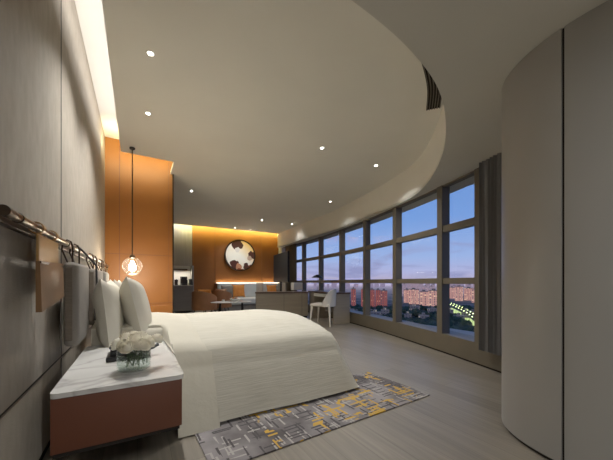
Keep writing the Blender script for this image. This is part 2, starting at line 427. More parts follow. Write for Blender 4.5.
bm = B(); ribbon(bm, [fp(y, -.06) for y in ys], .025, ZP, .3, -1); o = struct('wall_window_plinth', bm, M['mullion'])
bm = B(); ribbon(bm, [fp(y, -.045) for y in ys], 0, .025, .3, -1); obj('toe_gap', bm, M['dark_gap'], o)
# facade head above ring
bm = B(); ribbon(bm, [fp(y, .06) for y in ys], ZL+.05, 3.29, .3, -1); struct('wall_facade_head', bm, M['white'])

# back wall -------------------------------------------------------------
bm = B(); box(bm, -1.2, 5.6, BY+.03, BY+.3, 0, 3.34); w = struct('wall_back', bm, M['dark_gap'])
def bp(x0, x1, z0=0, z1=3.3, m='orange_far', nm='wall_panel', y=BY):
    bm = B(); box(bm, x0, x1, y, BY+.03, z0, z1, .004); return obj(nm, bm, M[m], w)
xs = [1.64, 2.02, 2.40, 3.3, 4.2, 4.92]
for a, b_ in ((1.64, 2.398), (2.406, 4.196), (4.204, 4.915)): bp(a, b_)
bm = B(); box(bm, 4.93, 5.5, BY-.3, BY+.03, 0, 3.3); struct('wall_corner', bm, M['white'])
# kitchen niche
bp(.3, 1.63, 1.55, 3.3, 'silver_panel')
bp(.3, 1.63, .9, 1.55, 'white', 'splashback')
bm = B(); box(bm, 1.58, 1.64, BY-.3, BY, 0, 1.55); obj('side_panel', bm, M['silver_panel'], w)

# room right: curved lacquer wall
cv = catmull([(2.06, -1.9), (2.02, -.6), (1.99, .2), (1.965, .45), (1.965, .62), (2.0, .76), (2.07, .89), (2.19, 1.01), (2.4, 1.10), (2.75, 1.15), (3.35, 1.17)], 10)
ks = min(range(len(cv)), key=lambda i: abs(cv[i][1]-.62)+(0 if cv[i][0] < 2.05 else 9))
bm = B(); ribbon(bm, [p for p in cv], 0.0, ZL, .05, -1)
for v in bm.verts: v.co.x += .012; v.co.y -= .006
w = struct('wall_right', bm, M['dark_gap'])
for P in (cv[:ks], cv[ks:]):
    P = [Vector(p) for p in P]
    if P[0].y < -1: P[-1] = Vector((1.966, .607))
    bm = B(); ribbon(bm, [tuple(p) for p in P], .022, ZL-.002, .04, -1); obj('curved_panel', bm, M['panel_grey'], w, True)

# ------------------------------------------------------------------ curtain
def curtain(name, pts_fn, z0, z1, m, label, n=220, waves=11, amp=.03):
    bm = B(); rows = []
    for j, z in enumerate([z0, z0+.02, (z0+z1)/2, z1]):
        row = []
        for i in range(n+1):
            t = i/n
            ph = t*waves*2*PI+.35*math.sin(z*2+t*9)
            x, y = pts_fn(t, amp*math.sin(ph)*(1.0 if j < 2 else .85)+.012*math.sin(ph*2.3+1))
            row.append(bm.verts.new((x, y, z)))
        rows.append(row)
    for a, b2 in zip(rows, rows[1:]):
        for i in range(n): bm.faces.new((a[i], a[i+1], b2[i+1], b2[i]))
    o = obj(name, bm, M[m], None, True); tag(o, label, 'curtain'); return o
curtain('curtain', lambda t, a: fp(1.24+t*.52, -.14+a*.8), .22, ZL-.002, 'curtain', 'charcoal pleated curtain hanging beside the curved grey wall')
curtain('curtain', lambda t, a: fp(8.85+t*.9, -.14+a), .28, ZL-.002, 'curtain_brown', 'brown curtain at the far window behind the television', 120, 7)

# ------------------------------------------------------------------ rail and hangings
RX, RZ = WX+.065, 1.234
rl = thing('wall_rail', 'long bronze rail mounted on the fabric headboard wall', 'rail', (RX, 1.3, RZ))
bm = B(); tube(bm, [(0, .06, 0), (0, 3.72, 0)], .016, 16); obj('bar', bm, M['bronze'], rl, True)
bm = B(); tube(bm, [(0, 0, 0), (0, .06, 0)], .0185, 16); obj('end_cap', bm, M['dark_bronze'], rl, True)
bm = B(); tube(bm, [(0, 3.72, 0), (0, 3.76, -.005), (-.01, 3.78, -.03), (-.02, 3.78, -.2)], .016, 12); obj('end_cap', bm, M['bronze'], rl, True)
bm = B(); box(bm, -.062, -.03, .0, 3.75, -.026, .0, .004); obj('backplate', bm, M['dark_bronze'], rl)
for y in (.13, .42, .95, 1.35, 2.4, 3.4):
    bm = B(); tube(bm, [(0, y, 0), (0, y+.014, 0)], .019, 16); obj('collar', bm, M['dark_bronze'], rl, True)

# tan pouch
px, py = RX+.008, 1.58
pc = thing('leather_pouch', 'tan leather pouch hanging from the bronze rail by two straps', 'pouch', (px, py, 1.0))
bm = B()
n = 14; fr = []; bk = []
for i in range(n+1):
    t = i/n; y = .02+.43*t; cf = []; cb = []
    for k in range(7):
        v = k/6
        z = .088+.012*t-(.215-.035*t)*v
        bul = .014*math.sin(PI*t)*math.sin(PI*min(1, v+.15))
        cf.append(bm.verts.new((.016+bul+.006*v, y, z))); cb.append(bm.verts.new((.002, y, z)))
    fr.append(cf); bk.append(cb)
for i in range(n):
    for j in range(6):
        bm.faces.new((fr[i][j], fr[i+1][j], fr[i+1][j+1], fr[i][j+1])); bm.faces.new((bk[i+1][j], bk[i][j], bk[i][j+1], bk[i+1][j+1]))
    bm.faces.new((fr[i][-1], fr[i+1][-1], bk[i+1][-1], bk[i][-1])); bm.faces.new((fr[i+1][0], fr[i][0], bk[i][0], bk[i+1][0]))
for i in (0, n):
    for j in range(6): bm.faces.new((fr[i][j], fr[i][j+1], bk[i][j+1], bk[i][j]))
obj('pouch_body', bm, M['tan'], pc, True)
bm = B(); vs = box(bm, -.004, .006, .05, .40, .085, .205, .003); obj('flap', bm, M['tan_flap'], pc)
bm = B(); box(bm, .018, .022, .01, .43, .078, .088, .001); obj('hem_stitch', bm, M['dark_bronze'], pc)
for y in (.09, .33):
    bm = B()
    c0 = (-.008, .234); ro, ri_ = .0265, .0225
    K = 20; vs = []
    for k in range(K):
        a = 2*PI*k/K
        vs.append([bm.verts.new((c0[0]+r*math.cos(a), y+dy, c0[1]+r*math.sin(a))) for r, dy in ((ri_, -.018), (ro, -.018), (ro, .018), (ri_, .018))])
    for k in range(K):
        a, b2 = vs[k], vs[(k+1) % K]
        for q in range(4): bm.faces.new((a[q], a[(q+1) % 4], b2[(q+1) % 4], b2[q]))
    obj('strap', bm, M['tan_flap'], pc, True)

# hanging bolster cushions
def bolster(y0, label, first=None):
    t = thing('headboard_cushion', label, 'cushion', (WX+.112, y0, .87), 0, 'grey bolster cushions hanging from the bronze rail')
    bm = B(); vs = box(bm, -.052, .025, 0, .44, -.26, .25, .03, 4)
    obj('pad', bm, M['cushion_grey'], t, True)
    bm = B(); box(bm, -.04, -.005, -.004, .01, -.22, .22, .003); obj('side_band', bm, M['cushion_dark'], t)
    for y in (.10, .34):
        bm = B()
        tube(bm, [(-.02, y, .24), (-.02, y, .35), (-.028, y, .383), (-.047, y, .392), (-.066, y, .38), (-.072, y, .33), (-.04, y, .24)], .005, 8)
        obj('strap', bm, M['dark_bronze'], t, True)
    return t
bolster(2.18, 'grey bolster cushion on the rail next to the tan pouch')
bolster(3.16, 'grey bolster cushion on the rail behind the bed pillows')
bolster(3.9, 'grey bolster cushion at the far end of the rail')
st = thing('hanging_cord', 'dark leather cord looped over the rail beside the bolster cushion', 'cord', (RX, 2.62, 1.234))
bm = B(); tube(bm, [(.115, .02, -.44), (.115, .01, -.22), (.112, 0, -.11), (.06, 0, -.04), (.026, 0, .0), (0, 0, .026), (-.02, 0, .012), (-.022, 0, -.02)], .007, 8); obj('loop', bm, M['black'], st, True)
bm = B(); box(bm, .1, .13, -.01, .05, -.52, -.42, .008); obj('tassel', bm, M['black'], st, True)

# ------------------------------------------------------------------ nightstand
NZ = .524
ns = thing('nightstand', 'russet leather bedside cabinet with a white marble top beside the bed', 'nightstand', (-.322, 1.585, 0))
bm = B(); box(bm, .004, .521, .006, 1.0, .262, .5, .004); obj('body', bm, M['brown_leather'], ns, True)
bm = B(); box(bm, .012, .51, .012, .99, .245, .262); obj('base', bm, M['dark_gap'], ns)
def rrect(x0, x1, y0, y1, r, k=6):
    P = []
    for (cx, cy, a0) in ((x1-r, y1-r, 0), (x0+r, y1-r, PI/2), (x0+r, y0+r, PI), (x1-r, y0+r, 1.5*PI)):
        P += [(cx+r*math.cos(a0+PI/2*j/k), cy+r*math.sin(a0+PI/2*j/k)) for j in range(k+1)]
    return P
bm = B(); prism(bm, rrect(0, .53, 0, 1.06, .03), .502, .524)
obj('marble_top', bm, M['marble'], ns)
bm = B(); box(bm, .1, .4, .78, .98, 0, .245); obj('pedestal', bm, M['dark_gap'], ns)

# ------------------------------------------------------------------ bed
bed = thing('bed', 'large bed with white duvet beside the marble topped nightstand', 'bed', (.9, 3.2, 0))
BX, BYc = .9, 3.2
bm = B(); box(bm, -1.2, .85, -.62, .85, .03, .28, .02); obj('base', bm, M['dark_gap'], bed)
bm = B(); box(bm, -1.24, .88, -.55, .86, .28, .5, .06, 3); obj('mattress', bm, M['linen'], bed, True)
# duvet: rings of a rounded rectangle, top dome then flared skirt
def duvet(x0, x1, y0, y1, ztop, zedge, flare, hem, lift=0, nr=16, open_head=True):
    """grid across: s along X (head to foot), t across Y; skirt near, far and foot"""
    bm = B()
    # profile across distance u from centre line: returns (y, z)
    cy = (y0+y1)/2; hw = (y1-y0)/2
    NT = 60
    def cross(t):
        # t in [-1,1]; |t|<.62 top, rest skirt
        s = 1 if t > 0 else -1; a = abs(t)
        if a < .62:
            q = a/.62; y = hw*q*.97; z = zedge+(ztop-zedge)*(1-q**2.2); 
            return s*y, z
        q = (a-.62)/.38
        r = .13
        # rounded shoulder then slope to hem
        sh = min(q/.2, 1)
        y = hw*.97+r*math.sin(sh*PI/2)*.9; z = zedge-r*(1-math.cos(sh*PI/2))
        if q > .2:
            k = (q-.2)/.8; y += flare*(k**.85); z = (zedge-r)*(1-k)+hem*k
        return s*y, z
    NS = 70; rows = []
    for i in range(NS+1):
        s = i/NS
        # lengthwise
        if s < .78:
            q = s/.78; x = x0+(x1-x0)*q; zc = 1; k = 0
            drop = .0 if q < .6 else ((q-.6)/.4)**2*.035
            fk = 0
        else:
            k = (s-.78)/.22; x = x1+.13*math.sin(min(k*1.5, 1)*PI/2)*.7+.05*k; drop = .035; fk = k
        row = []
        for j in range(NT+1):
            t = -1+2*j/NT
            y, z = cross(t)
            # round plan corners at foot
            if fk > 0:
                ztarget = hem+(z-hem)*(1-fk**1.15)
                z = ztarget; y *= 1-.02*fk
            z -= drop*(z-hem)/(ztop-hem)
            rows_noise = noise.noise(Vector((x*2.2, y*2.0, z*2)))*.018+noise.noise(Vector((x*6, y*5, z*6)))*.006
            row.append(bm.verts.new((x, cy+y+(rows_noise*.8 if abs(t) > .62 else 0), max(hem if fk < .9 else hem, z+rows_noise*(.8 if z > hem+.06 else .15)))))
        rows.append(row)
    for a, b2 in zip(rows, rows[1:]):
        for j in range(NT): bm.faces.new((a[j], a[j+1], b2[j+1], b2[j]))
    return bm
dbm = duvet(.42-BX, 1.64-BX, 2.3-BYc, 4.1-BYc, .66, .535, .21, .03)
obj('duvet', dbm, M['duvet'], bed, True)
sbm = duvet(-.3-BX, .232-BX+.262, 2.3-BYc, 4.1-BYc, .672, .545, .235, .006)
# keep only the flat run of the sheet (drop its foot skirt)
dead = [v for v in sbm.verts if v.co.x > .232-BX+.266]
bmesh.ops.delete(sbm, geom=dead, context='VERTS')
for v in sbm.verts:
    X = v.co.x+BX; Y = v.co.y+BYc
    if X < .212 and Y < 2.68:
        t = min(1, (.212-X)/.04); t = t*t*(3-2*t)
        v.co.y += (2.68-Y)*t
        if v.co.z < .533: v.co.z = .533
r_ = bmesh.ops.solidify(sbm, geom=list(sbm.faces), thickness=.008)
obj('folded_sheet', sbm, M['linen'], bed, True)
bm = B(); box(bm, -1.2, -.62, -.56, .86, .45, .625, .06, 4); obj('fitted_sheet', bm, M['linen'], bed, True)

# pillows
def pillow_bm(w=.74, h=.52, t=.2, seed=0):
    bm = B(); n = 22; F = []; K = []
    for sgn, G in ((1, F), (-1, K)):
        for i in range(n+1):
            row = []
            for j in range(n+1):
                u = -1+2*i/n; v = -1+2*j/n
                # pincushion outline
                px_ = u*(1-.10*(1-v*v)*abs(u)**2*1.0-.0)
                pz_ = v*(1-.12*(1-u*u)*abs(v)**2)
                prof = max(0, (1-u**4)*(1-v**4))**.55
                x = sgn*t/2*prof*(.8+.2*math.cos(u*1.5)*math.cos(v*1.5))+noise.noise(Vector((u*2+seed, v*2, sgn)))*.012*prof
                row.append(bm.verts.new((x, px_*w/2, pz_*h/2+h/2)))
            G.append(row)
    for G, d in ((F, 1), (K, -1)):
        for i in range(n):
            for j in range(n):
                q = (G[i][j], G[i+1][j], G[i+1][j+1], G[i][j+1])
                bm.faces.new(q if d > 0 else q[::-1])
    bmesh.ops.remove_doubles(bm, verts=bm.verts, dist=.0015)
    return bm
def pillow(x, y, z, tilt, w, h, t, label, seed, rz=0, grp=None):
    o = obj('pillow', pillow_bm(w, h, t, seed), M['linen'], None, True, (x, y, z), (0, -tilt, rz))
    tag(o, label, 'pillow', grp); return o
pillow(-.17, 2.93, .47, .10, .88, .56, .20, 'white pillow nearest the wall at the near side of the bed', 1)
pillow(.05, 3.0, .50, .22, .78, .56, .22, 'front white pillow leaning at the near side of the bed', 2)
pillow(-.14, 3.80, .47, .10, .76, .56, .2, 'white pillow nearest the wall at the far side of the bed', 3)
pillow(.06, 3.82, .50, .22, .74, .55, .2, 'front white pillow at the far side of the bed under the pendant', 4)

# ------------------------------------------------------------------ vase, roses, box
VX, VY = -.015, 1.815
vs_ = thing('glass_vase', 'clear glass vase of cream roses standing on the marble top', 'vase', (VX, VY, NZ))
bm = B(); lathe(bm, [(0, .003), (.068, .003), (.079, .008), (.081, .02), (.081, .13), (.078, .13), (.077, .022), (.07, .014), (0, .012)], 36); obj('glass', bm, M['vase_glass'], vs_, True)
bm = B(); lathe(bm, [(0, .013), (.068, .015), (.0765, .023), (.0765, .085), (0, .085)], 30); obj('water', bm, M['water'], vs_, True)
def petal(bm, c, r, h, ang, width, open_, curl, lean=0):
    n, m_ = 6, 6; G = []
    for i in range(n+1):
        v = i/n; row = []
        rr = r*math.sin(PI*(.10+.60*v))+open_*v*v*v
        zz = h*v-curl*max(0, v-.7)**2*3
        for j in range(m_+1):
            u = -1+2*j/m_
            a = ang+u*width*(.55+.45*math.sin(PI*min(1, v*1.1+.1)*.55))
            k = 1+.10*(1-abs(u))*0
            z2 = zz-h*.22*abs(u)**2.4*v
            row.append(bm.verts.new((c[0]+rr*k*math.cos(a), c[1]+rr*k*math.sin(a), c[2]+z2)))
        G.append(row)
    for i in range(n):
        for j in range(m_): bm.faces.new((G[i][j], G[i][j+1], G[i+1][j+1], G[i+1][j]))
def rose_parts(s):
    bm = B()
    for L_, (r, h, k, op, cu, w_) in enumerate([(.007, .036, 3, .000, .0, 1.3), (.013, .038, 3, .002, .0, 1.2), (.019, .039, 4, .003, .0, 1.0), (.026, .037, 5, .005, .001, .85), (.031, .033, 5, .008, .002, .85), (.034, .026, 6, .012, .003, .7)]):
        for i in range(k): petal(bm, (0, 0, -.004*L_*.8), r*s, h*s, 2*PI*i/k+L_*.7, w_, op*s, cu*s)
    return bm
spots = []
for k in range(7): a = 2*PI*k/7+.5; spots.append((.068*math.cos(a), .062*math.sin(a), .142, .8*math.cos(a), .8*math.sin(a), .98))
for k in range(4): a = 2*PI*k/4+.1; spots.append((.032*math.cos(a), .032*math.sin(a), .168, .35*math.cos(a), .35*math.sin(a), 1.0))
spots.append((.112, .03, .148, .9, .1, .85)); spots.append((-.03, -.085, .138, -.3, -.9, .9)); spots.append((.045, -.075, .140, .5, -.8, .9))
places = ['right back of the rim', 'back', 'left back', 'far left rim', 'left front of the rim', 'front right rim', 'right rim', 'crown right', 'crown back', 'crown left', 'crown front', 'outermost right', 'lowest front left', 'lowest front right']
for k, (x, y, z, dx, dy, s) in enumerate(spots):
    nm = places[k % len(places)]
    t = thing('white_rose', 'cream rose at the %s of the bouquet in the glass vase' % nm, 'rose', (VX+x, VY+y, NZ+z), 0, 'cream roses in the vase')
    o = obj('bloom', rose_parts(s*1.05), M['rose'], t, True)
    ax = Vector((dx, dy, 1)).normalized(); o.rotation_euler = ax.to_track_quat('Z', 'Y').to_euler()
    bm = B(); q = random.random()*6
    tube(bm, [(0, 0, 0), (-x*.45, -y*.45, -.05), (-x*.6+.02*math.cos(q), -y*.6+.02*math.sin(q), -z+.022)], .0028, 6); obj('stem', bm, M['leaf'], t, True)
    bm = B()
    for j in range(5):
        a = q+j*1.3; b0 = Vector((-x*.4, -y*.4, -.035-.014*j)); d = Vector((math.cos(a), math.sin(a), -.1))
        ln = .034
        if (Vector((x, y, 0))+Vector((b0.x, b0.y, 0))+d*ln).length > .07: ln = .02
        sd = d.cross(Vector((0, 0, 1))).normalized()*.010
        v = [bm.verts.new(b0), bm.verts.new(b0+d*ln*.5+sd), bm.verts.new(b0+d*ln+Vector((0, 0, -.008))), bm.verts.new(b0+d*ln*.5-sd)]
        bm.faces.new(v)
    obj('leaf', bm, M['leaf'], t)

bx = thing('black_box', 'black leather box standing behind the rose vase on the marble', 'box', (-.07, 2.1, NZ))
bm = B(); box(bm, -.09, .14, -.06, .12, .002, .03, .006); obj('tray', bm, M['black'], bx, True)
bm = B(); box(bm, -.07, .03, -.04, .09, .03, .07, .008); obj('body', bm, M['black'], bx, True)
bm = B(); box(bm, -.075, .035, -.045, .095, .072, .09, .008); obj('lid', bm, M['black'], bx, True)
bm = B(); tube(bm, [(.10, .0, .03), (.12, .0, .045), (.16, .02, .05), (.19, .03, .065)], .012, 8); obj('handle', bm, M['black'], bx, True)

# ------------------------------------------------------------------ rug
rg = B(); box(rg, -.94, .94, -.36, .40, 0, .009, .003)
o = obj('rug', rg, M['rug'], None, False, (1.265, 1.925, .001), (0, 0, math.radians(2.2)))
tag(o, 'grey and yellow abstract patterned rug on the floor beside the bed', 'rug')

# ------------------------------------------------------------------ pendant
pd = thing('pendant_lamp', 'clear glass globe pendant lamp hanging over the far pillows', 'lamp', (-.06, 4.70, 0))
bm = B(); lathe(bm, [(0, ZH), (.035, ZH), (.035, ZH-.02), (.02, ZH-.03), (0, ZH-.03)], 20); obj('canopy', bm, M['dark_metal'], pd, True)
bm = B(); tube(bm, [(0, 0, ZH-.03), (0, 0, 1.37)], .0075, 10); obj('cord', bm, M['dark_bronze'], pd, True)
bm = B(); lathe(bm, [(.008, 1.39), (.03, 1.375), (.034, 1.34), (.02, 1.33), (0, 1.33)], 20); obj('socket', bm, M['bronze'], pd, True)
bm = B(); c = 1.225; R = .125
lathe(bm, [(max(R*math.sin(PI*k/20), 0), c+R*math.cos(PI*k/20)) for k in range(2, 21)], 32); obj('glass_globe', bm, M['lamp_glass'], pd, True)
bm = B(); lathe(bm, [(0, 1.30), (.018, 1.295), (.02, 1.26), (.04, 1.225), (.046, 1.195), (.036, 1.165), (0, 1.15)], 20); obj('bulb', bm, M['bulb'], pd, True)
bm = B(); lathe(bm, [(.0, 1.095), (.09, 1.11), (.105, 1.12), (.09, 1.118), (0, 1.103)], 28); obj('glass_saucer', bm, M['lamp_glass'], pd, True)

# ------------------------------------------------------------------ downlights
DL = [(.095, 2.686, 'nearest the headboard wall'), (.103, 3.656, 'in front of the pendant cord'), (.968, 6.309, 'just beyond the orange partition'),
      (2.24, 3.345, 'in the middle of the high ceiling'), (3.33, 3.4, 'near the curved ceiling edge, closest to the windows'), (3.901, 5.466, 'by the curved edge above the desk'),
      (3.269, 8.163, 'above the sofa divider'), (4.335, 8.227, 'next to the television'), (2.941, 9.855, 'above the left of the round artwork'), (3.511, 9.87, 'above the right of the round artwork')]
d0 = None
def mk_down(x, y, lb):
    t = thing('downlight', 'small round recessed ceiling downlight '+lb, 'downlight', (x, y, ZH), 0, 'recessed ceiling downlights')
    bm = B(); lathe(bm, [(.020, -.001), (.034, -.004), (.036, 0), (.019, .0)], 20); obj('trim_ring', bm, M['white'], t, True)
    bm = B(); lathe(bm, [(0, -.004), (.016, -.004), (.019, -.001)], 16); obj('lens', bm, M['led_spot'], t, True)
    return t
for i, (x, y, lb) in enumerate(DL):
    if i == 0: d0 = mk_down(x, y, lb)
    else: dup(d0, (x, y, ZH), 0, 'small round recessed ceiling downlight '+lb)

# ------------------------------------------------------------------ far lounge
# round artwork
ar = thing('round_artwork', 'round faintly glowing picture of dark blotches hung on the amber wall', 'artwork', (3.32, BY, 2.0))
RA = .57
bm = B(); 
for k in range(48):
    pass
lathe(bm, [(RA-.03, 0), (RA+.02, 0), (RA+.02, .07), (RA-.005, .07), (RA-.03, .055)], 48)
o = obj('frame', bm, M['dark_bronze'], ar, True); o.rotation_euler = (PI/2, 0, 0)
def art_mat():
    m = mat('picture surface', srgb(232, 226, 206), .5)
    tc = N(m, 'ShaderNodeTexCoord'); src = tc.outputs['Object']
    nz = N(m, 'ShaderNodeTexNoise'); nz.inputs['Scale'].default_value = 7; L(m, src, nz.inputs['Vector'])
    gr = N(m, 'ShaderNodeSeparateXYZ'); L(m, src, gr.inputs[0])
    col = N(m, 'ShaderNodeMix', data_type='RGBA'); col.inputs['A'].default_value = srgb(226, 224, 214); col.inputs['B'].default_value = srgb(222, 178, 84)
    ad = N(m, 'ShaderNodeMath', operation='ADD'); L(m, gr.outputs[0], ad.inputs[0]); L(m, gr.outputs[1], ad.inputs[1])
    mr = N(m, 'ShaderNodeMapRange'); mr.inputs['From Min'].default_value = .0; mr.inputs['From Max'].default_value = .8
    L(m, ad.outputs[0], mr.inputs['Value']); L(m, mr.outputs[0], col.inputs['Factor'])
    cur = col.outputs['Result']
    blobs = [(-.14, .40, .20, (60, 26, 18)), (-.02, .36, .13, (60, 26, 18)), (-.1, .20, .10, (206, 204, 200)), (.44, .02, .15, (70, 34, 22)), (.36, -.10, .11, (176, 150, 130)),
             (-.22, -.36, .17, (66, 30, 22)), (-.04, -.44, .13, (170, 120, 90)), (.22, -.40, .13, (60, 28, 22)), (.0, -.60, .15, (110, 46, 20)), (.40, -.42, .10, (110, 46, 20))]
    for (x, y, r, c) in blobs:
        v = N(m, 'ShaderNodeVectorMath', operation='DISTANCE'); v.inputs[1].default_value = (x, y, .056)
        L(m, src, v.inputs[0])
        a1 = N(m, 'ShaderNodeMath', operation='MULTIPLY_ADD'); a1.inputs[1].default_value = .16; L(m, nz.outputs['Fac'], a1.inputs[0]); L(m, v.outputs['Value'], a1.inputs[2])
        q = N(m, 'ShaderNodeMath', operation='LESS_THAN'); q.inputs[1].default_value = r+.075; L(m, a1.outputs[0], q.inputs[0])
        mx = N(m, 'ShaderNodeMix', data_type='RGBA'); mx.inputs['B'].default_value = srgb(*c)
        L(m, q.outputs[0], mx.inputs['Factor']); L(m, cur, mx.inputs['A']); cur = mx.outputs['Result']
    L(m, cur, bsdf(m).inputs['Base Color']); L(m, cur, bsdf(m).inputs['Emission Color']); bsdf(m).inputs['Emission Strength'].default_value = .08  # picture's own colours also glow faintly
    return m
bm = B(); lathe(bm, [(0, .056), (RA-.025, .056)], 48); o = obj('picture', bm, art_mat(), ar); o.rotation_euler = (PI/2, 0, 0)

# sofa
sf = thing('sofa', 'long low sofa with pale grey back against the amber wall', 'sofa', (3.6, 9.9, 0))
bm = B(); box(bm, -1.15, 1.3, .32, .5, .1, .95, .03); obj('backrest', bm, M['stone_seat'], sf, True)
bm = B(); box(bm, -1.15, 1.3, -.35, .32, .22, .44, .04, 3); obj('seat', bm, M['stone_seat'], sf, True)
bm = B(); box(bm, -1.15, 1.3, -.3, .45, .0, .22); obj('base', bm, M['grey_cab'], sf)
bm = B(); box(bm, -1.2, 1.3, .42, .595, .95, .962); obj('ledge', bm, M['ceramic'], sf)
bm = B(); box(bm, -1.15, 1.3, .545, .56, .963, .972); obj('light_strip', bm, M['led_strip'], sf)
for x in (.28, 1.2):
    bm = B(); box(bm, x-.02, x+.02, -.3, .32, .44, .97, .008); obj('side_panel', bm, M['silver_panel'], sf)
def cushion(x, y, z, w, rz, tilt, m, label, t=.16):
    bm = pillow_bm(w, w, t, x); o = obj('cushion', bm, M[m], None, True, (x, y, z), (0, 0, 0))
    o.rotation_euler = (Matrix.Rotation(rz, 3, 'Z') @ Matrix.Rotation(tilt, 3, 'Y')).to_euler()
    tag(o, label, 'cushion'); return o
cushion(2.72, 10.02, .45, .44, PI/2-.2, .15, 'cushion_grey', 'grey patterned cushion at the left end of the sofa')
cushion(3.12, 9.98, .45, .48, PI/2, .2, 'orange_cushion', 'orange cushion standing on the left of the sofa')
cushion(4.42, 9.98, .47, .44, PI/2, .2, 'orange_cushion', 'orange cushion at the right end of the sofa')
cushion(4.74, 9.95, .47, .40, PI/2, .2, 'cushion_grey', 'grey cushion at the right end of the sofa')

# armchairs
def armchair():
    t = thing('armchair', 'x', 'armchair', (0, 0, 0))
    bm = B(); P = []
    # barrel back shell
    n = 20
    ins, outs = [], []
    for i in range(n+1):
        a = -PI*.12-(PI*.76)*0+(-PI*.62+PI*1.24*i/n)-PI/2+PI*.12
        zt = .74-.16*abs(-1+2*i/n)**2
        ins.append((.27*math.cos(a), .27*math.sin(a), zt)); outs.append((.36*math.cos(a), .36*math.sin(a), zt))
    vi0 = [bm.verts.new((x, y, .2)) for x, y, z in ins]; vi1 = [bm.verts.new(p) for p in ins]
    vo0 = [bm.verts.new((x, y, .2)) for x, y, z in outs]; vo1 = [bm.verts.new(p) for p in outs]
    for i in range(n):
        bm.faces.new((vi0[i], vi0[i+1], vi1[i+1], vi1[i])); bm.faces.new((vo0[i+1], vo0[i], vo1[i], vo1[i+1]))
        bm.faces.new((vi1[i], vi1[i+1], vo1[i+1], vo1[i])); bm.faces.new((vi0[i+1], vi0[i], vo0[i], vo0[i+1]))
    for i in (0, n): bm.faces.new((vi0[i], vi1[i], vo1[i], vo0[i]))
    es = [e for e in bm.edges if all(v.co.z > .5 for v in e.verts)]
    bmesh.ops.bevel(bm, geom=es, offset=.02, segments=2, affect='EDGES')
    obj('backrest', bm, M['tan_seat'], t, True)
    bm = B(); lathe(bm, [(0, .44), (.24, .44), (.275, .41), (.275, .30), (.25, .27), (0, .27)], 28, sy=1.02); obj('seat', bm, M['tan_seat'], t, True)
    for sx in (-1, 1):
        for sy in (-1, 1):
            bm = B(); tube(bm, [(sx*.17, sy*.17, .28), (sx*.24, sy*.24, 0)], [.016, .009], 8); obj('leg', bm, M['dark_metal'], t, True)
    return t
ac = armchair()
ac.location = (1.70, 8.7, 0); ac.rotation_euler = (0, 0, -.9); ac['label'] = 'cognac tub armchair at the left of the lounge'; ac['group'] = 'tub armchairs in the lounge'
dup(ac, (2.28, 9.25, 0), -.5, 'cognac tub armchair between the sofa and the other armchair')
cushion(1.78, 8.72, .44, .40, .9, -.5, 'orange_cushion', 'orange cushion leaning in the left armchair')
cushion(2.28, 9.18, .44, .36, PI/2-.3, .25, 'tan_seat', 'brown cushion in the armchair beside the sofa')

# coffee table
ct = thing('coffee_table', 'oval white marble coffee table in front of the sofa', 'table', (2.28, 7.98, 0), -.1)
bm = B(); lathe(bm, [(0, .45), (.55, .45), (.565, .44), (.55, .425), (0, .425)], 40, sy=.55); obj('tabletop', bm, M['marble'], ct, True)
for x in (-.3, .3):
    bm = B(); tube(bm, [(x, 0, .425), (x*1.1, 0, 0)], [.03, .05], 12); obj('leg', bm, M['dark_metal'], ct, True)
bw = thing('bowl', 'white bowl on the oval coffee table', 'bowl', (2.38, 7.95, .45))
bm = B(); lathe(bm, [(0, .002), (.07, .002), (.15, .07), (.155, .09), (.145, .085), (.06, .02), (0, .02)], 28); obj('dish', bm, M['ceramic'], bw, True)
for k, (x, y, m_) in enumerate([(-.05, 0, 'orange_cushion'), (.04, .03, 'orange_cushion'), (0, -.05, 'brown_leather')]):
    bm = B(); lathe(bm, [(0, -.035), (.025, -.028), (.038, 0), (.03, .025), (.008, .03), (0, .026)], 14)
    o = obj('fruit', bm, M[m_], None, True, (2.38+x, 7.95+y, .45+.085)); tag(o, ['orange fruit at the left of the white bowl', 'orange fruit at the back of the white bowl', 'russet fruit at the front of the white bowl'][k], 'fruit', 'fruit in the bowl')
lt = thing('low_candle', 'small white candle holder beside the bowl on the coffee table', 'candle', (2.05, 7.98, .45))
bm = B(); lathe(bm, [(0, .001), (.035, .001), (.04, .06), (.036, .06), (.03, .03), (0, .03)], 18); obj('holder', bm, M['ceramic'], lt, True)
bm = B(); lathe(bm, [(0, .03), (.028, .03), (.028, .05), (0, .052)], 14); obj('wax', bm, M['linen'], lt, True)

# divider console
dv = thing('low_cabinet', 'long low taupe cabinet with a brown top behind the desk chair', 'cabinet', (3.52, 7.3, 0), math.atan2(-.53, 1.28))
bm = B(); box(bm, -.72, .72, -.2, .25, .05, .69, .006); obj('body', bm, M['taupe_wood'], dv)
bm = B(); box(bm, -.74, .74, -.22, .27, .69, .725, .004); obj('top', bm, M['brown_top'], dv)
bm = B(); box(bm, -.70, .70, -.18, .23, 0, .05); obj('base', bm, M['dark_gap'], dv)
bm = B(); box(bm, -.725, -.718, -.2, .25, .05, .69); obj('end_panel', bm, M['brown_top'], dv)
for x in (.05, .55):
    bm = B(); box(bm, x-.003, x+.003, -.203, -.199, .05, .69); obj('seam', bm, M['dark_gap'], dv)

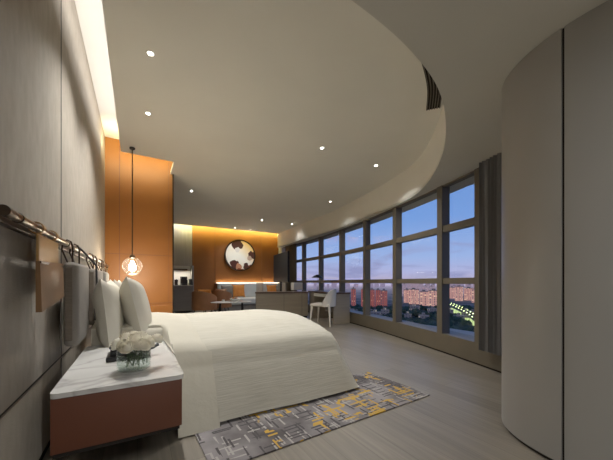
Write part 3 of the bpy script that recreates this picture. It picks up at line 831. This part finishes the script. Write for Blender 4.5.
# television
tv = thing('television', 'large dark flat television standing between the lounge and the far window', 'television', (4.22, 8.82, 0), math.atan2(1.6, .25)+PI)
bm = B(); box(bm, -.83, .83, -.03, .03, 1.0, 1.98, .006); obj('casing', bm, M['dark_metal'], tv)
bm = B(); box(bm, -.82, .82, -.034, -.03, 1.01, 1.97); obj('screen', bm, M['screen'], tv)
bm = B(); box(bm, -.82, .82, .03, .034, 1.01, 1.97); obj('back_cover', bm, M['screen'], tv)
bm = B(); tube(bm, [(0, 0, 0.02), (0, 0, 1.0)], .035, 12); obj('pole', bm, M['dark_metal'], tv, True)
bm = B(); lathe(bm, [(0, 0), (.28, 0), (.28, .015), (0, .02)], 28); obj('base', bm, M['dark_metal'], tv, True)
o = obj('cushion', pillow_bm(.42, .40, .14, 3), M['ceramic'], None, True, (4.42, 7.72, .78), (0, 0, 0)); bpy.data.objects.remove(o)

# desk
dk = thing('desk', 'taupe writing desk with brown top along the windows', 'desk', (4.2, 5.42, 0), -.16)
bm = B(); box(bm, -.22, .22, 0, .045, 0, .715, .004); obj('end_panel', bm, M['taupe_wood'], dk)
bm = B(); box(bm, -.235, .235, -.02, 1.62, .715, .75, .004); obj('top', bm, M['brown_top'], dk)
bm = B(); box(bm, -.2, .22, 1.2, 1.58, 0, .715, .004); obj('end_panel', bm, M['taupe_wood'], dk)
bm = B(); box(bm, .12, .16, .045, 1.2, .2, .715, .004); obj('modesty_panel', bm, M['grey_cab'], dk)
bm = B(); box(bm, -.22, .1, .5, 1.2, .62, .7, .004); obj('drawer', bm, M['ceramic'], dk)
# desk chair
ch = thing('desk_chair', 'ivory leather desk chair with curved back beside the desk', 'chair', (3.78, 5.55, 0), .6)
ch.scale = (1.12, 1.12, 1.04)
bm = B(); box(bm, -.22, .22, -.2, .24, .42, .48, .025, 3); obj('seat', bm, M['chair_white'], ch, True)
bm = B(); n = 18; ri = []; ro = []
for j, z in enumerate([.42, .5, .6, .7, .8]):
    a_, b2 = [], []
    for i in range(n+1):
        u = -1+2*i/n; a = -PI/2+u*1.25
        rr = .245+.02*j/4
        zz = z-(.05+.24*j/4)*abs(u)**3*(j/4)
        a_.append(bm.verts.new((rr*math.cos(a), rr*math.sin(a)*.95+.02, zz))); b2.append(bm.verts.new(((rr+.025)*math.cos(a), (rr+.025)*math.sin(a)*.95+.02, zz)))
    ri.append(a_); ro.append(b2)
for j in range(4):
    for i in range(n):
        bm.faces.new((ri[j][i], ri[j][i+1], ri[j+1][i+1], ri[j+1][i])); bm.faces.new((ro[j][i+1], ro[j][i], ro[j+1][i], ro[j+1][i+1]))
    for i in (0, n): bm.faces.new((ri[j][i], ri[j+1][i], ro[j+1][i], ro[j][i]))
for i in range(n): bm.faces.new((ri[4][i], ri[4][i+1], ro[4][i+1], ro[4][i])); bm.faces.new((ri[0][i+1], ri[0][i], ro[0][i], ro[0][i+1]))
obj('backrest', bm, M['chair_white'], ch, True)
for sx in (-1, 1):
    for sy in (-1, 1):
        bm = B(); tube(bm, [(sx*.19, sy*.19+.01, .43), (sx*.22, sy*.225+.01, 0)], [.024, .014], 10); obj('leg', bm, M['chair_white'], ch, True)
# desk lamp seen as a dark dome against the window
dl = thing('desk_lamp', 'small black dome lamp standing on the desk against the window', 'lamp', (4.36, 6.75, .75))
bm = B(); lathe(bm, [(0, 0), (.07, 0), (.07, .012), (0, .016)], 20); obj('base', bm, M['dark_metal'], dl, True)
bm = B(); tube(bm, [(0, 0, .01), (0, 0, .4)], .006, 8); obj('pole', bm, M['bronze'], dl, True)
bm = B(); lathe(bm, [(.15, .37), (.15, .385), (.09, .43), (.03, .46), (0, .46)], 24); obj('lamp_shade', bm, M['dark_metal'], dl, True)
# side cube seen at the far end of cabinet
bl = thing('table_lamp', 'cream square lamp shade standing at the window end of the low cabinet', 'lamp', (4.33, 7.9, 0))
bm = B(); box(bm, -.16, .16, -.1, .1, .75, .98, .01); obj('lamp_shade', bm, M['chair_white'], bl)
bm = B(); tube(bm, [(0, 0, .02), (0, 0, .75)], .012, 10); obj('pole', bm, M['dark_metal'], bl, True)
bm = B(); lathe(bm, [(0, 0), (.14, 0), (.14, .015), (0, .02)], 20); obj('base', bm, M['dark_metal'], bl, True)

# minibar cabinet and appliances
kc = thing('minibar_cabinet', 'dark grey minibar cabinet beyond the orange partition', 'cabinet', (1.0, 10.2, 0))
bm = B(); box(bm, -.7, .58, -.3, .3, .06, .88, .004); obj('body', bm, M['grey_cab'], kc)
bm = B(); box(bm, -.7, .58, -.32, .3, .88, .9, .003); obj('worktop', bm, M['silver_panel'], kc)
for x in (-.36, .26):
    bm = B(); box(bm, x-.3, x+.3, -.318, -.301, .08, .76, .003); d_ = obj('door', bm, M['grey_cab'], kc)
    bm = B(); box(bm, x-.3, x+.3, -.318, -.301, .775, .87, .003); obj('drawer', bm, M['grey_cab'], kc)
sh = thing('wall_shelf', 'dark floating shelf above the minibar appliances', 'shelf', (1.15, 10.38, 1.42))
bm = B(); box(bm, -.4, .3, -.12, .12, -.02, .02, .004); obj('board', bm, M['brown_top'], sh)
cm = thing('coffee_machine', 'black coffee machine on the minibar worktop', 'coffee machine', (1.33, 10.2, .9))
bm = B(); box(bm, -.1, .1, -.12, .12, 0, .04, .008); obj('base', bm, M['black'], cm)
bm = B(); box(bm, -.1, .1, .0, .12, .04, .28, .012); obj('body', bm, M['black'], cm)
bm = B(); box(bm, -.09, .09, -.12, .02, .2, .28, .012); obj('brew_head', bm, M['black'], cm)
kt = thing('kettle', 'black kettle right of the coffee machine on the minibar', 'kettle', (1.53, 10.15, .9))
bm = B(); lathe(bm, [(0, 0), (.07, 0), (.075, .02), (.05, .19), (.03, .2), (0, .22)], 20); obj('body', bm, M['black'], kt, True)
bm = B(); tube(bm, [(-.05, -.0, .18), (-.1, 0, .16), (-.1, 0, .06), (-.07, 0, .03)], .01, 8); obj('handle', bm, M['black'], kt, True)
tn = thing('canister', 'dark canister left of the coffee machine on the minibar', 'canister', (1.1, 10.2, .9))
bm = B(); lathe(bm, [(0, 0), (.055, 0), (.055, .15), (0, .15)], 18); obj('body', bm, M['brown_top'], tn, True)
bm = B(); lathe(bm, [(0, .15), (.058, .15), (.058, .175), (.012, .18), (.01, .2), (0, .2)], 18); obj('lid', bm, M['black'], tn, True)

# ------------------------------------------------------------------ city outside
GZ = -45
def city_ground():
    m = mat('dusk ground', srgb(40, 48, 34), .95)
    tc = N(m, 'ShaderNodeTexCoord'); n = N(m, 'ShaderNodeTexNoise'); n.inputs['Scale'].default_value = .02; n.inputs['Detail'].default_value = 8
    L(m, tc.outputs['Object'], n.inputs['Vector'])
    r = N(m, 'ShaderNodeValToRGB'); r.color_ramp.elements[0].color = srgb(36, 44, 30); r.color_ramp.elements[1].color = srgb(112, 100, 86)
    r.color_ramp.elements[0].position = .42; r.color_ramp.elements[1].position = .62
    L(m, n.outputs['Fac'], r.inputs[0]); L(m, r.outputs[0], bsdf(m).inputs['Base Color'])
    # distance haze painted in: far ground blends to a glowing haze colour
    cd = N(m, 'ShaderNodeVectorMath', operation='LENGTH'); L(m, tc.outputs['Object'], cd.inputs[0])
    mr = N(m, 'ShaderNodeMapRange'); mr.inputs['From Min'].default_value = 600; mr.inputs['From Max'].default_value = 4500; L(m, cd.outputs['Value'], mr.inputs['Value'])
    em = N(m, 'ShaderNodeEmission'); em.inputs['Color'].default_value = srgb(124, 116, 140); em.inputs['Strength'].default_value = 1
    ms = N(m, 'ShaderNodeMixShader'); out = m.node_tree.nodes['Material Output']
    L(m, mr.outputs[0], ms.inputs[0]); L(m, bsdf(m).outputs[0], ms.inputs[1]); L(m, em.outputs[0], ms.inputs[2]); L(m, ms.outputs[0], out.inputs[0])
    return m
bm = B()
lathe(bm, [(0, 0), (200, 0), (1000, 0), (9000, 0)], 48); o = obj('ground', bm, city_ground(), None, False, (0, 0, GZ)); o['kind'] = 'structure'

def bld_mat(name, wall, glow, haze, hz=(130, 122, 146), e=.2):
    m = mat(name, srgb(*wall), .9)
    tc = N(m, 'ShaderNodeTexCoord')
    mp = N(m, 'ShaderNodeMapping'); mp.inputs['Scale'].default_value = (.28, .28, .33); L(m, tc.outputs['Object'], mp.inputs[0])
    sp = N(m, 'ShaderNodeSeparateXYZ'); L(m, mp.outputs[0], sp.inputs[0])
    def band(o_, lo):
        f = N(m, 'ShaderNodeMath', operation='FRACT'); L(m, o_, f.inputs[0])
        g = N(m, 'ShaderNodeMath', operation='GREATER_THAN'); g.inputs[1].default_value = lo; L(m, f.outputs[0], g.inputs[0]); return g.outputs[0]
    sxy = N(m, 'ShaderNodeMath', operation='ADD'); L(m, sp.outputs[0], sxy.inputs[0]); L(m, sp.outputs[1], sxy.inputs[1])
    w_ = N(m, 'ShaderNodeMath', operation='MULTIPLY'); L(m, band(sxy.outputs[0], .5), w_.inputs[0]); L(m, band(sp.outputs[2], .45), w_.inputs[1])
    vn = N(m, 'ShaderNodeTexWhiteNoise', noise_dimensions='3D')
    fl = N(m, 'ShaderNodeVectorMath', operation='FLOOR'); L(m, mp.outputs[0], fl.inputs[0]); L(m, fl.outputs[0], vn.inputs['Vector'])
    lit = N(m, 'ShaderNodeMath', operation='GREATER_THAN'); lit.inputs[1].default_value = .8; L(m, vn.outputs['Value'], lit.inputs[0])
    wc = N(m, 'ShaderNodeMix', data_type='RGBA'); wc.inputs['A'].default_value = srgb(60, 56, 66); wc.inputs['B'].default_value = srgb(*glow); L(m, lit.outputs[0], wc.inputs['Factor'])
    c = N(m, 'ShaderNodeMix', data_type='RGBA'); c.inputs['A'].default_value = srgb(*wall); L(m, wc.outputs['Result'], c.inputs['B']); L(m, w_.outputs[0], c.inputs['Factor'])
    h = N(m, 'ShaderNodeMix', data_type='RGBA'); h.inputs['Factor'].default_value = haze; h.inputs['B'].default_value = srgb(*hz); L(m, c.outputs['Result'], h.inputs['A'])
    L(m, h.outputs['Result'], bsdf(m).inputs['Base Color']); L(m, h.outputs['Result'], bsdf(m).inputs['Emission Color']); bsdf(m).inputs['Emission Strength'].default_value = e  # facade glows faintly; dusk light and haze are mixed into its colour
    return m
BM = {'red': bld_mat('red brick tower', (164, 80, 64), (236, 180, 140), .08),
      'salmon': bld_mat('salmon lit block', (206, 146, 126), (240, 210, 160), .12, e=.3),
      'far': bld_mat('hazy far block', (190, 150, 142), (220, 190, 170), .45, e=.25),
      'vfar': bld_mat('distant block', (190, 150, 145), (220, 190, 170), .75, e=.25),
      'pale': bld_mat('pale low block', (112, 104, 100), (240, 210, 160), .1, e=.08)}
th = math.radians(30.7)
def pol(azpx, dist):
    """plan point at a bearing and distance from the hotel room"""
    u = (azpx-306.5)/285; dx = math.sin(th)+u*math.cos(th); dy = math.cos(th)-u*math.sin(th)
    return dx*dist, dy*dist
LOWB = []
def building(b, dist, wpx, h, kind, label, group):
    x, y = pol(b, dist); w_ = wpx*dist/285; dpt = w_*.7
    for q in LOWB:
        if (x-q[0])**2+(y-q[1])**2 < (w_*.62+q[2]-8)**2: return
    LOWB.append((x, y, w_*.62+8))
    u = (b-306.5)/285; rz = -math.atan2(math.sin(th)+u*math.cos(th), math.cos(th)-u*math.sin(th))
    t = thing('apartment_building', label, 'building', (x, y, GZ), rz+random.uniform(-.15, .15), group)
    bm = B(); box(bm, -w_/2, w_/2, -dpt/2, dpt/2, 0, h)
    if kind in ('red', 'salmon'):
        for k in (-.22, .22): box(bm, w_*k-w_*.1, w_*k+w_*.1, -dpt/2-w_*.07, -dpt/2, 0, h*.97)
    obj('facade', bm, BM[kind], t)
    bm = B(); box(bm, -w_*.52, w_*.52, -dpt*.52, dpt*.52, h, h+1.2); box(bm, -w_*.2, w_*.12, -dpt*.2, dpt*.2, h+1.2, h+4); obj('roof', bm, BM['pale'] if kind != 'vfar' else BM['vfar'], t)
red = [(353.5, 520, 4.2, 33), (358.5, 520, 4.0, 32.5), (363.5, 530, 4.4, 32), (372, 540, 5, 31), (378, 520, 4.6, 31), (384, 500, 6, 30.5), (391, 490, 7, 30)]
for i, (b, d, w_, h) in enumerate(red):
    building(b, d, w_, h, 'red', ['red brick tower at the left end of the row beyond the desk', 'second red brick tower from the left beyond the desk', 'third red brick tower from the left beyond the desk', 'slim red brick tower left of the middle mullion row', 'red brick tower in the middle of the second cluster', 'red brick tower second from the right of its cluster', 'broad red brick tower at the right end of its cluster'][i], 'red brick towers')
for i, (b, d, w_, h) in enumerate([(414, 600, 9, 30), (424, 560, 8, 27), (434, 520, 9, 30), (440, 520, 6, 28), (407, 640, 6, 28), (459, 700, 7, 34), (469, 720, 8, 30), (476, 640, 7, 28), (452, 800, 5, 30)]):
    building(b, d, w_, h, 'salmon', 'salmon lit apartment block '+['behind the tree belt in the middle window', 'with a low roof beside the middle block', 'left of the window post by the road', 'directly beside the window post', 'furthest left of the salmon blocks', 'rising above the lit road', 'behind the lit road near the curtain', 'next to the curtain edge', 'slim and far behind the lit road'][i], 'salmon apartment blocks')
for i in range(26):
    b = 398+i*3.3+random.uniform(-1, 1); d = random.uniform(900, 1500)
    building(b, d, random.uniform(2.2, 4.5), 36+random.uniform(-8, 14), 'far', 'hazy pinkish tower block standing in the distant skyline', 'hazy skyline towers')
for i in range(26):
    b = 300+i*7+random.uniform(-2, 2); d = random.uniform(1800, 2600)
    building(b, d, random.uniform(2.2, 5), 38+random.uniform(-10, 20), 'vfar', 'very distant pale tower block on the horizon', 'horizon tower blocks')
for i in range(16):
    b = 350+i*8.3+random.uniform(-2, 2); d = random.uniform(330, 430)
    building(b, d, random.uniform(5, 10), random.uniform(5, 9), 'pale', 'low pale grey building among the trees below the towers', 'low buildings among the trees')
# distant hills, self-glowing in a haze colour
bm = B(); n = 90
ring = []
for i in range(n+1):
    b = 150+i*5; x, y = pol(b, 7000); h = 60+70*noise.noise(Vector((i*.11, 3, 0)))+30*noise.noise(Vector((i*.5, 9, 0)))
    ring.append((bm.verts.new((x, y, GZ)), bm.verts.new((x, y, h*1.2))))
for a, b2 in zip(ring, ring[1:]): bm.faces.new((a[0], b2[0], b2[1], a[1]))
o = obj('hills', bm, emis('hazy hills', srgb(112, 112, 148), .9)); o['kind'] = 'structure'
# tree belt (uncountable canopy)
for i in range(26):
    t = i/25; x, y = pol(446+34*t+(4 if i % 2 else -1), 500-250*t); LOWB.append((x, y, 9))
bm = B(); random.seed(3)
for k in range(900):
    d = random.uniform(215, 470); b = random.uniform(330, 500)
    roadside = (b > 446 and abs((b-447)/28-(430-d)/170) < .12)
    x, y = pol(b, d)
    if roadside or any((x-q[0])**2+(y-q[1])**2 < q[2]**2 for q in LOWB): continue
    r = random.uniform(3, 6.5); h = random.uniform(5, 9)
    vs = bmesh.ops.create_icosphere(bm, subdivisions=1, radius=1)['verts']
    for v in vs: v.co = Vector((v.co.x*r, v.co.y*r, v.co.z*h*.6))*random.uniform(.8, 1.15)+Vector((x, y, GZ+h*.55))
o = obj('tree_canopy', bm, noisy('dusk foliage', srgb(26, 36, 22), srgb(66, 78, 46), (.12, .12, .12), .9), None, True)
tag(o, 'dark green belt of trees below the windows', 'trees', None, 'stuff')
# road whose lamplight is a glow in its own surface
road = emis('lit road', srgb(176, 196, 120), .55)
bm = B(); A = []
for i in range(20):
    t = i/19; A.append(pol(446+32*t, 520-270*t))
ribbon_pts = A
P = [Vector(p) for p in A]
vv = []
for i, p in enumerate(P):
    t = (P[min(i+1, 19)]-P[max(i-1, 0)]).normalized(); q = Vector((-t.y, t.x))*6
    vv.append((bm.verts.new((p.x+q.x, p.y+q.y, GZ+.6)), bm.verts.new((p.x-q.x, p.y-q.y, GZ+.6))))
for a, b2 in zip(vv, vv[1:]): bm.faces.new((a[0], b2[0], b2[1], a[1]))
o = obj('road', bm, road); o['kind'] = 'structure'
lampM = emis('street light', srgb(214, 236, 150), 3)
lr = None
for i in range(26):
    t = i/25; x, y = pol(446+34*t+(4 if i % 2 else -1), 500-250*t)
    if lr is None:
        lr = thing('street_lamp', 'glowing street lamp along the lit road outside', 'street lamp', (x, y, GZ), 0, 'street lamps on the lit road')
        bm = B(); tube(bm, [(0, 0, 0), (0, 0, 9)], .15, 6); obj('pole', bm, M['dark_metal'], lr)
        bm = B(); bmesh.ops.create_icosphere(bm, subdivisions=1, radius=.6, matrix=Matrix.Translation((0, 0, 9.5))); obj('lamp', bm, lampM, lr)
    else: dup(lr, (x, y, GZ), 0)

# ------------------------------------------------------------------ world
wd = bpy.data.worlds.new('dusk'); S.world = wd; wd.use_nodes = True
nt = wd.node_tree; nt.nodes.clear()
def WN(t, **kw):
    n = nt.nodes.new(t)
    for k, v in kw.items(): setattr(n, k, v)
    return n
out = WN('ShaderNodeOutputWorld'); bg = WN('ShaderNodeBackground'); tc = WN('ShaderNodeTexCoord')
sp = WN('ShaderNodeSeparateXYZ'); nt.links.new(tc.outputs['Generated'], sp.inputs[0])
rp = WN('ShaderNodeValToRGB'); e = rp.color_ramp.elements
e[0].position = 0; e[0].color = srgb(150, 138, 160); e[1].position = .6; e[1].color = srgb(54, 88, 150)
for p, c in ((.03, (148, 150, 190)), (.08, (128, 150, 198)), (.2, (94, 130, 192))):
    k = e.new(p); k.color = srgb(*c)
nt.links.new(sp.outputs[2], rp.inputs[0])
mp = WN('ShaderNodeMapping'); mp.inputs['Scale'].default_value = (3.2, 3.2, 17); mp.inputs['Location'].default_value = (.4, .2, .3)
nt.links.new(tc.outputs['Generated'], mp.inputs[0])
nz = WN('ShaderNodeTexNoise'); nz.inputs['Scale'].default_value = 1.3; nz.inputs['Detail'].default_value = 6; nz.inputs['Distortion'].default_value = .5
nt.links.new(mp.outputs[0], nz.inputs['Vector'])
cr = WN('ShaderNodeMapRange'); cr.inputs['From Min'].default_value = .55; cr.inputs['From Max'].default_value = .68; nt.links.new(nz.outputs['Fac'], cr.inputs['Value'])
# clouds stay low
lo = WN('ShaderNodeMapRange'); lo.inputs['From Min'].default_value = .22; lo.inputs['From Max'].default_value = .08; nt.links.new(sp.outputs[2], lo.inputs['Value'])
cm_ = WN('ShaderNodeMath', operation='MULTIPLY'); nt.links.new(cr.outputs[0], cm_.inputs[0]); nt.links.new(lo.outputs[0], cm_.inputs[1])
mx = WN('ShaderNodeMix', data_type='RGBA'); mx.inputs['B'].default_value = srgb(120, 124, 166)
nt.links.new(cm_.outputs[0], mx.inputs['Factor']); nt.links.new(rp.outputs[0], mx.inputs['A'])
nt.links.new(mx.outputs['Result'], bg.inputs[0]); bg.inputs[1].default_value = .58
nt.links.new(bg.outputs[0], out.inputs[0])

# ------------------------------------------------------------------ lights
def area(name, loc, size, power, col=(1, .86, .68), rot=(0, 0, 0), spread=None):
    l = bpy.data.lights.new(name, 'AREA'); l.shape = 'RECTANGLE'; l.size, l.size_y = size; l.energy = power; l.color = col
    if spread: l.spread = spread
    o = bpy.data.objects.new(name, l); COL.objects.link(o); o.location = loc; o.rotation_euler = rot; return o
def spot(name, loc, power, ang=1.4, blend=.8, col=(1, .975, .93), rot=(0, 0, 0)):
    l = bpy.data.lights.new(name, 'SPOT'); l.energy = power; l.spot_size = ang; l.spot_blend = blend; l.color = col; l.shadow_soft_size = .03
    o = bpy.data.objects.new(name, l); COL.objects.link(o); o.location = loc; o.rotation_euler = rot; return o
# cove strips
area('cove_light_wall', (-.17, 1.9, ZH+.09), (.03, 6.0), 9, (1, .96, .9), (0, math.radians(125), 0))
area('cove_light_partition', (.1, 4.98, ZH+.09), (1.1, .03), 5.5, (1, .84, .45), (math.radians(125), 0, 0))
area('cove_light_back', (3.1, 10.2, ZH+.08), (3.6, .03), 20, (1, .85, .22), (math.radians(100), 0, 0))
area('cove_light_kitchen', (1.0, 10.2, ZH+.08), (1.2, .03), 3, (1, .96, .9), (math.radians(100), 0, 0))
area('niche_light', (1.2, 10.3, 1.38), (.7, .03), 1.5, (1, .9, .75))
area('sofa_light', (3.7, 10.46, .985), (2.4, .02), 1.6, (1, .85, .6), (PI, 0, 0))
for i, (x, y, lb) in enumerate(DL):
    spot('downlight_beam', (x, y, ZH-.015), [52, 50, 44, 60, 26, 8, 40, 5, 14, 14][i], 2.1)
pl = bpy.data.lights.new('pendant_point', 'POINT'); pl.energy = 10; pl.color = (1, .82, .58); pl.shadow_soft_size = .05
o = bpy.data.objects.new('pendant_point', pl); COL.objects.link(o); o.location = (-.06, 4.70, 1.05)
area('rear_fill_light', (.8, -1.2, 2.3), (1.6, .8), 15, (1, .99, .97))  # added fill lamp out of view behind the camera, no fitting there

# ------------------------------------------------------------------ camera
cam = bpy.data.cameras.new('camera'); co = bpy.data.objects.new('camera', cam); COL.objects.link(co)
co.location = (0, 0, 1.0); co.rotation_euler = (PI/2, 0, -th)
cam.sensor_width = 36; cam.lens = 285/613*36; cam.shift_y = 52/613; cam.clip_start = .05; cam.clip_end = 20000
S.camera = co
S.view_settings.view_transform = 'Standard'
S.view_settings.look = 'None'
S.view_settings.exposure = 1.35
S.view_settings.gamma = 1.14
S.cycles.max_bounces = 10
S.cycles.diffuse_bounces = 7
S.cycles.transparent_max_bounces = 16
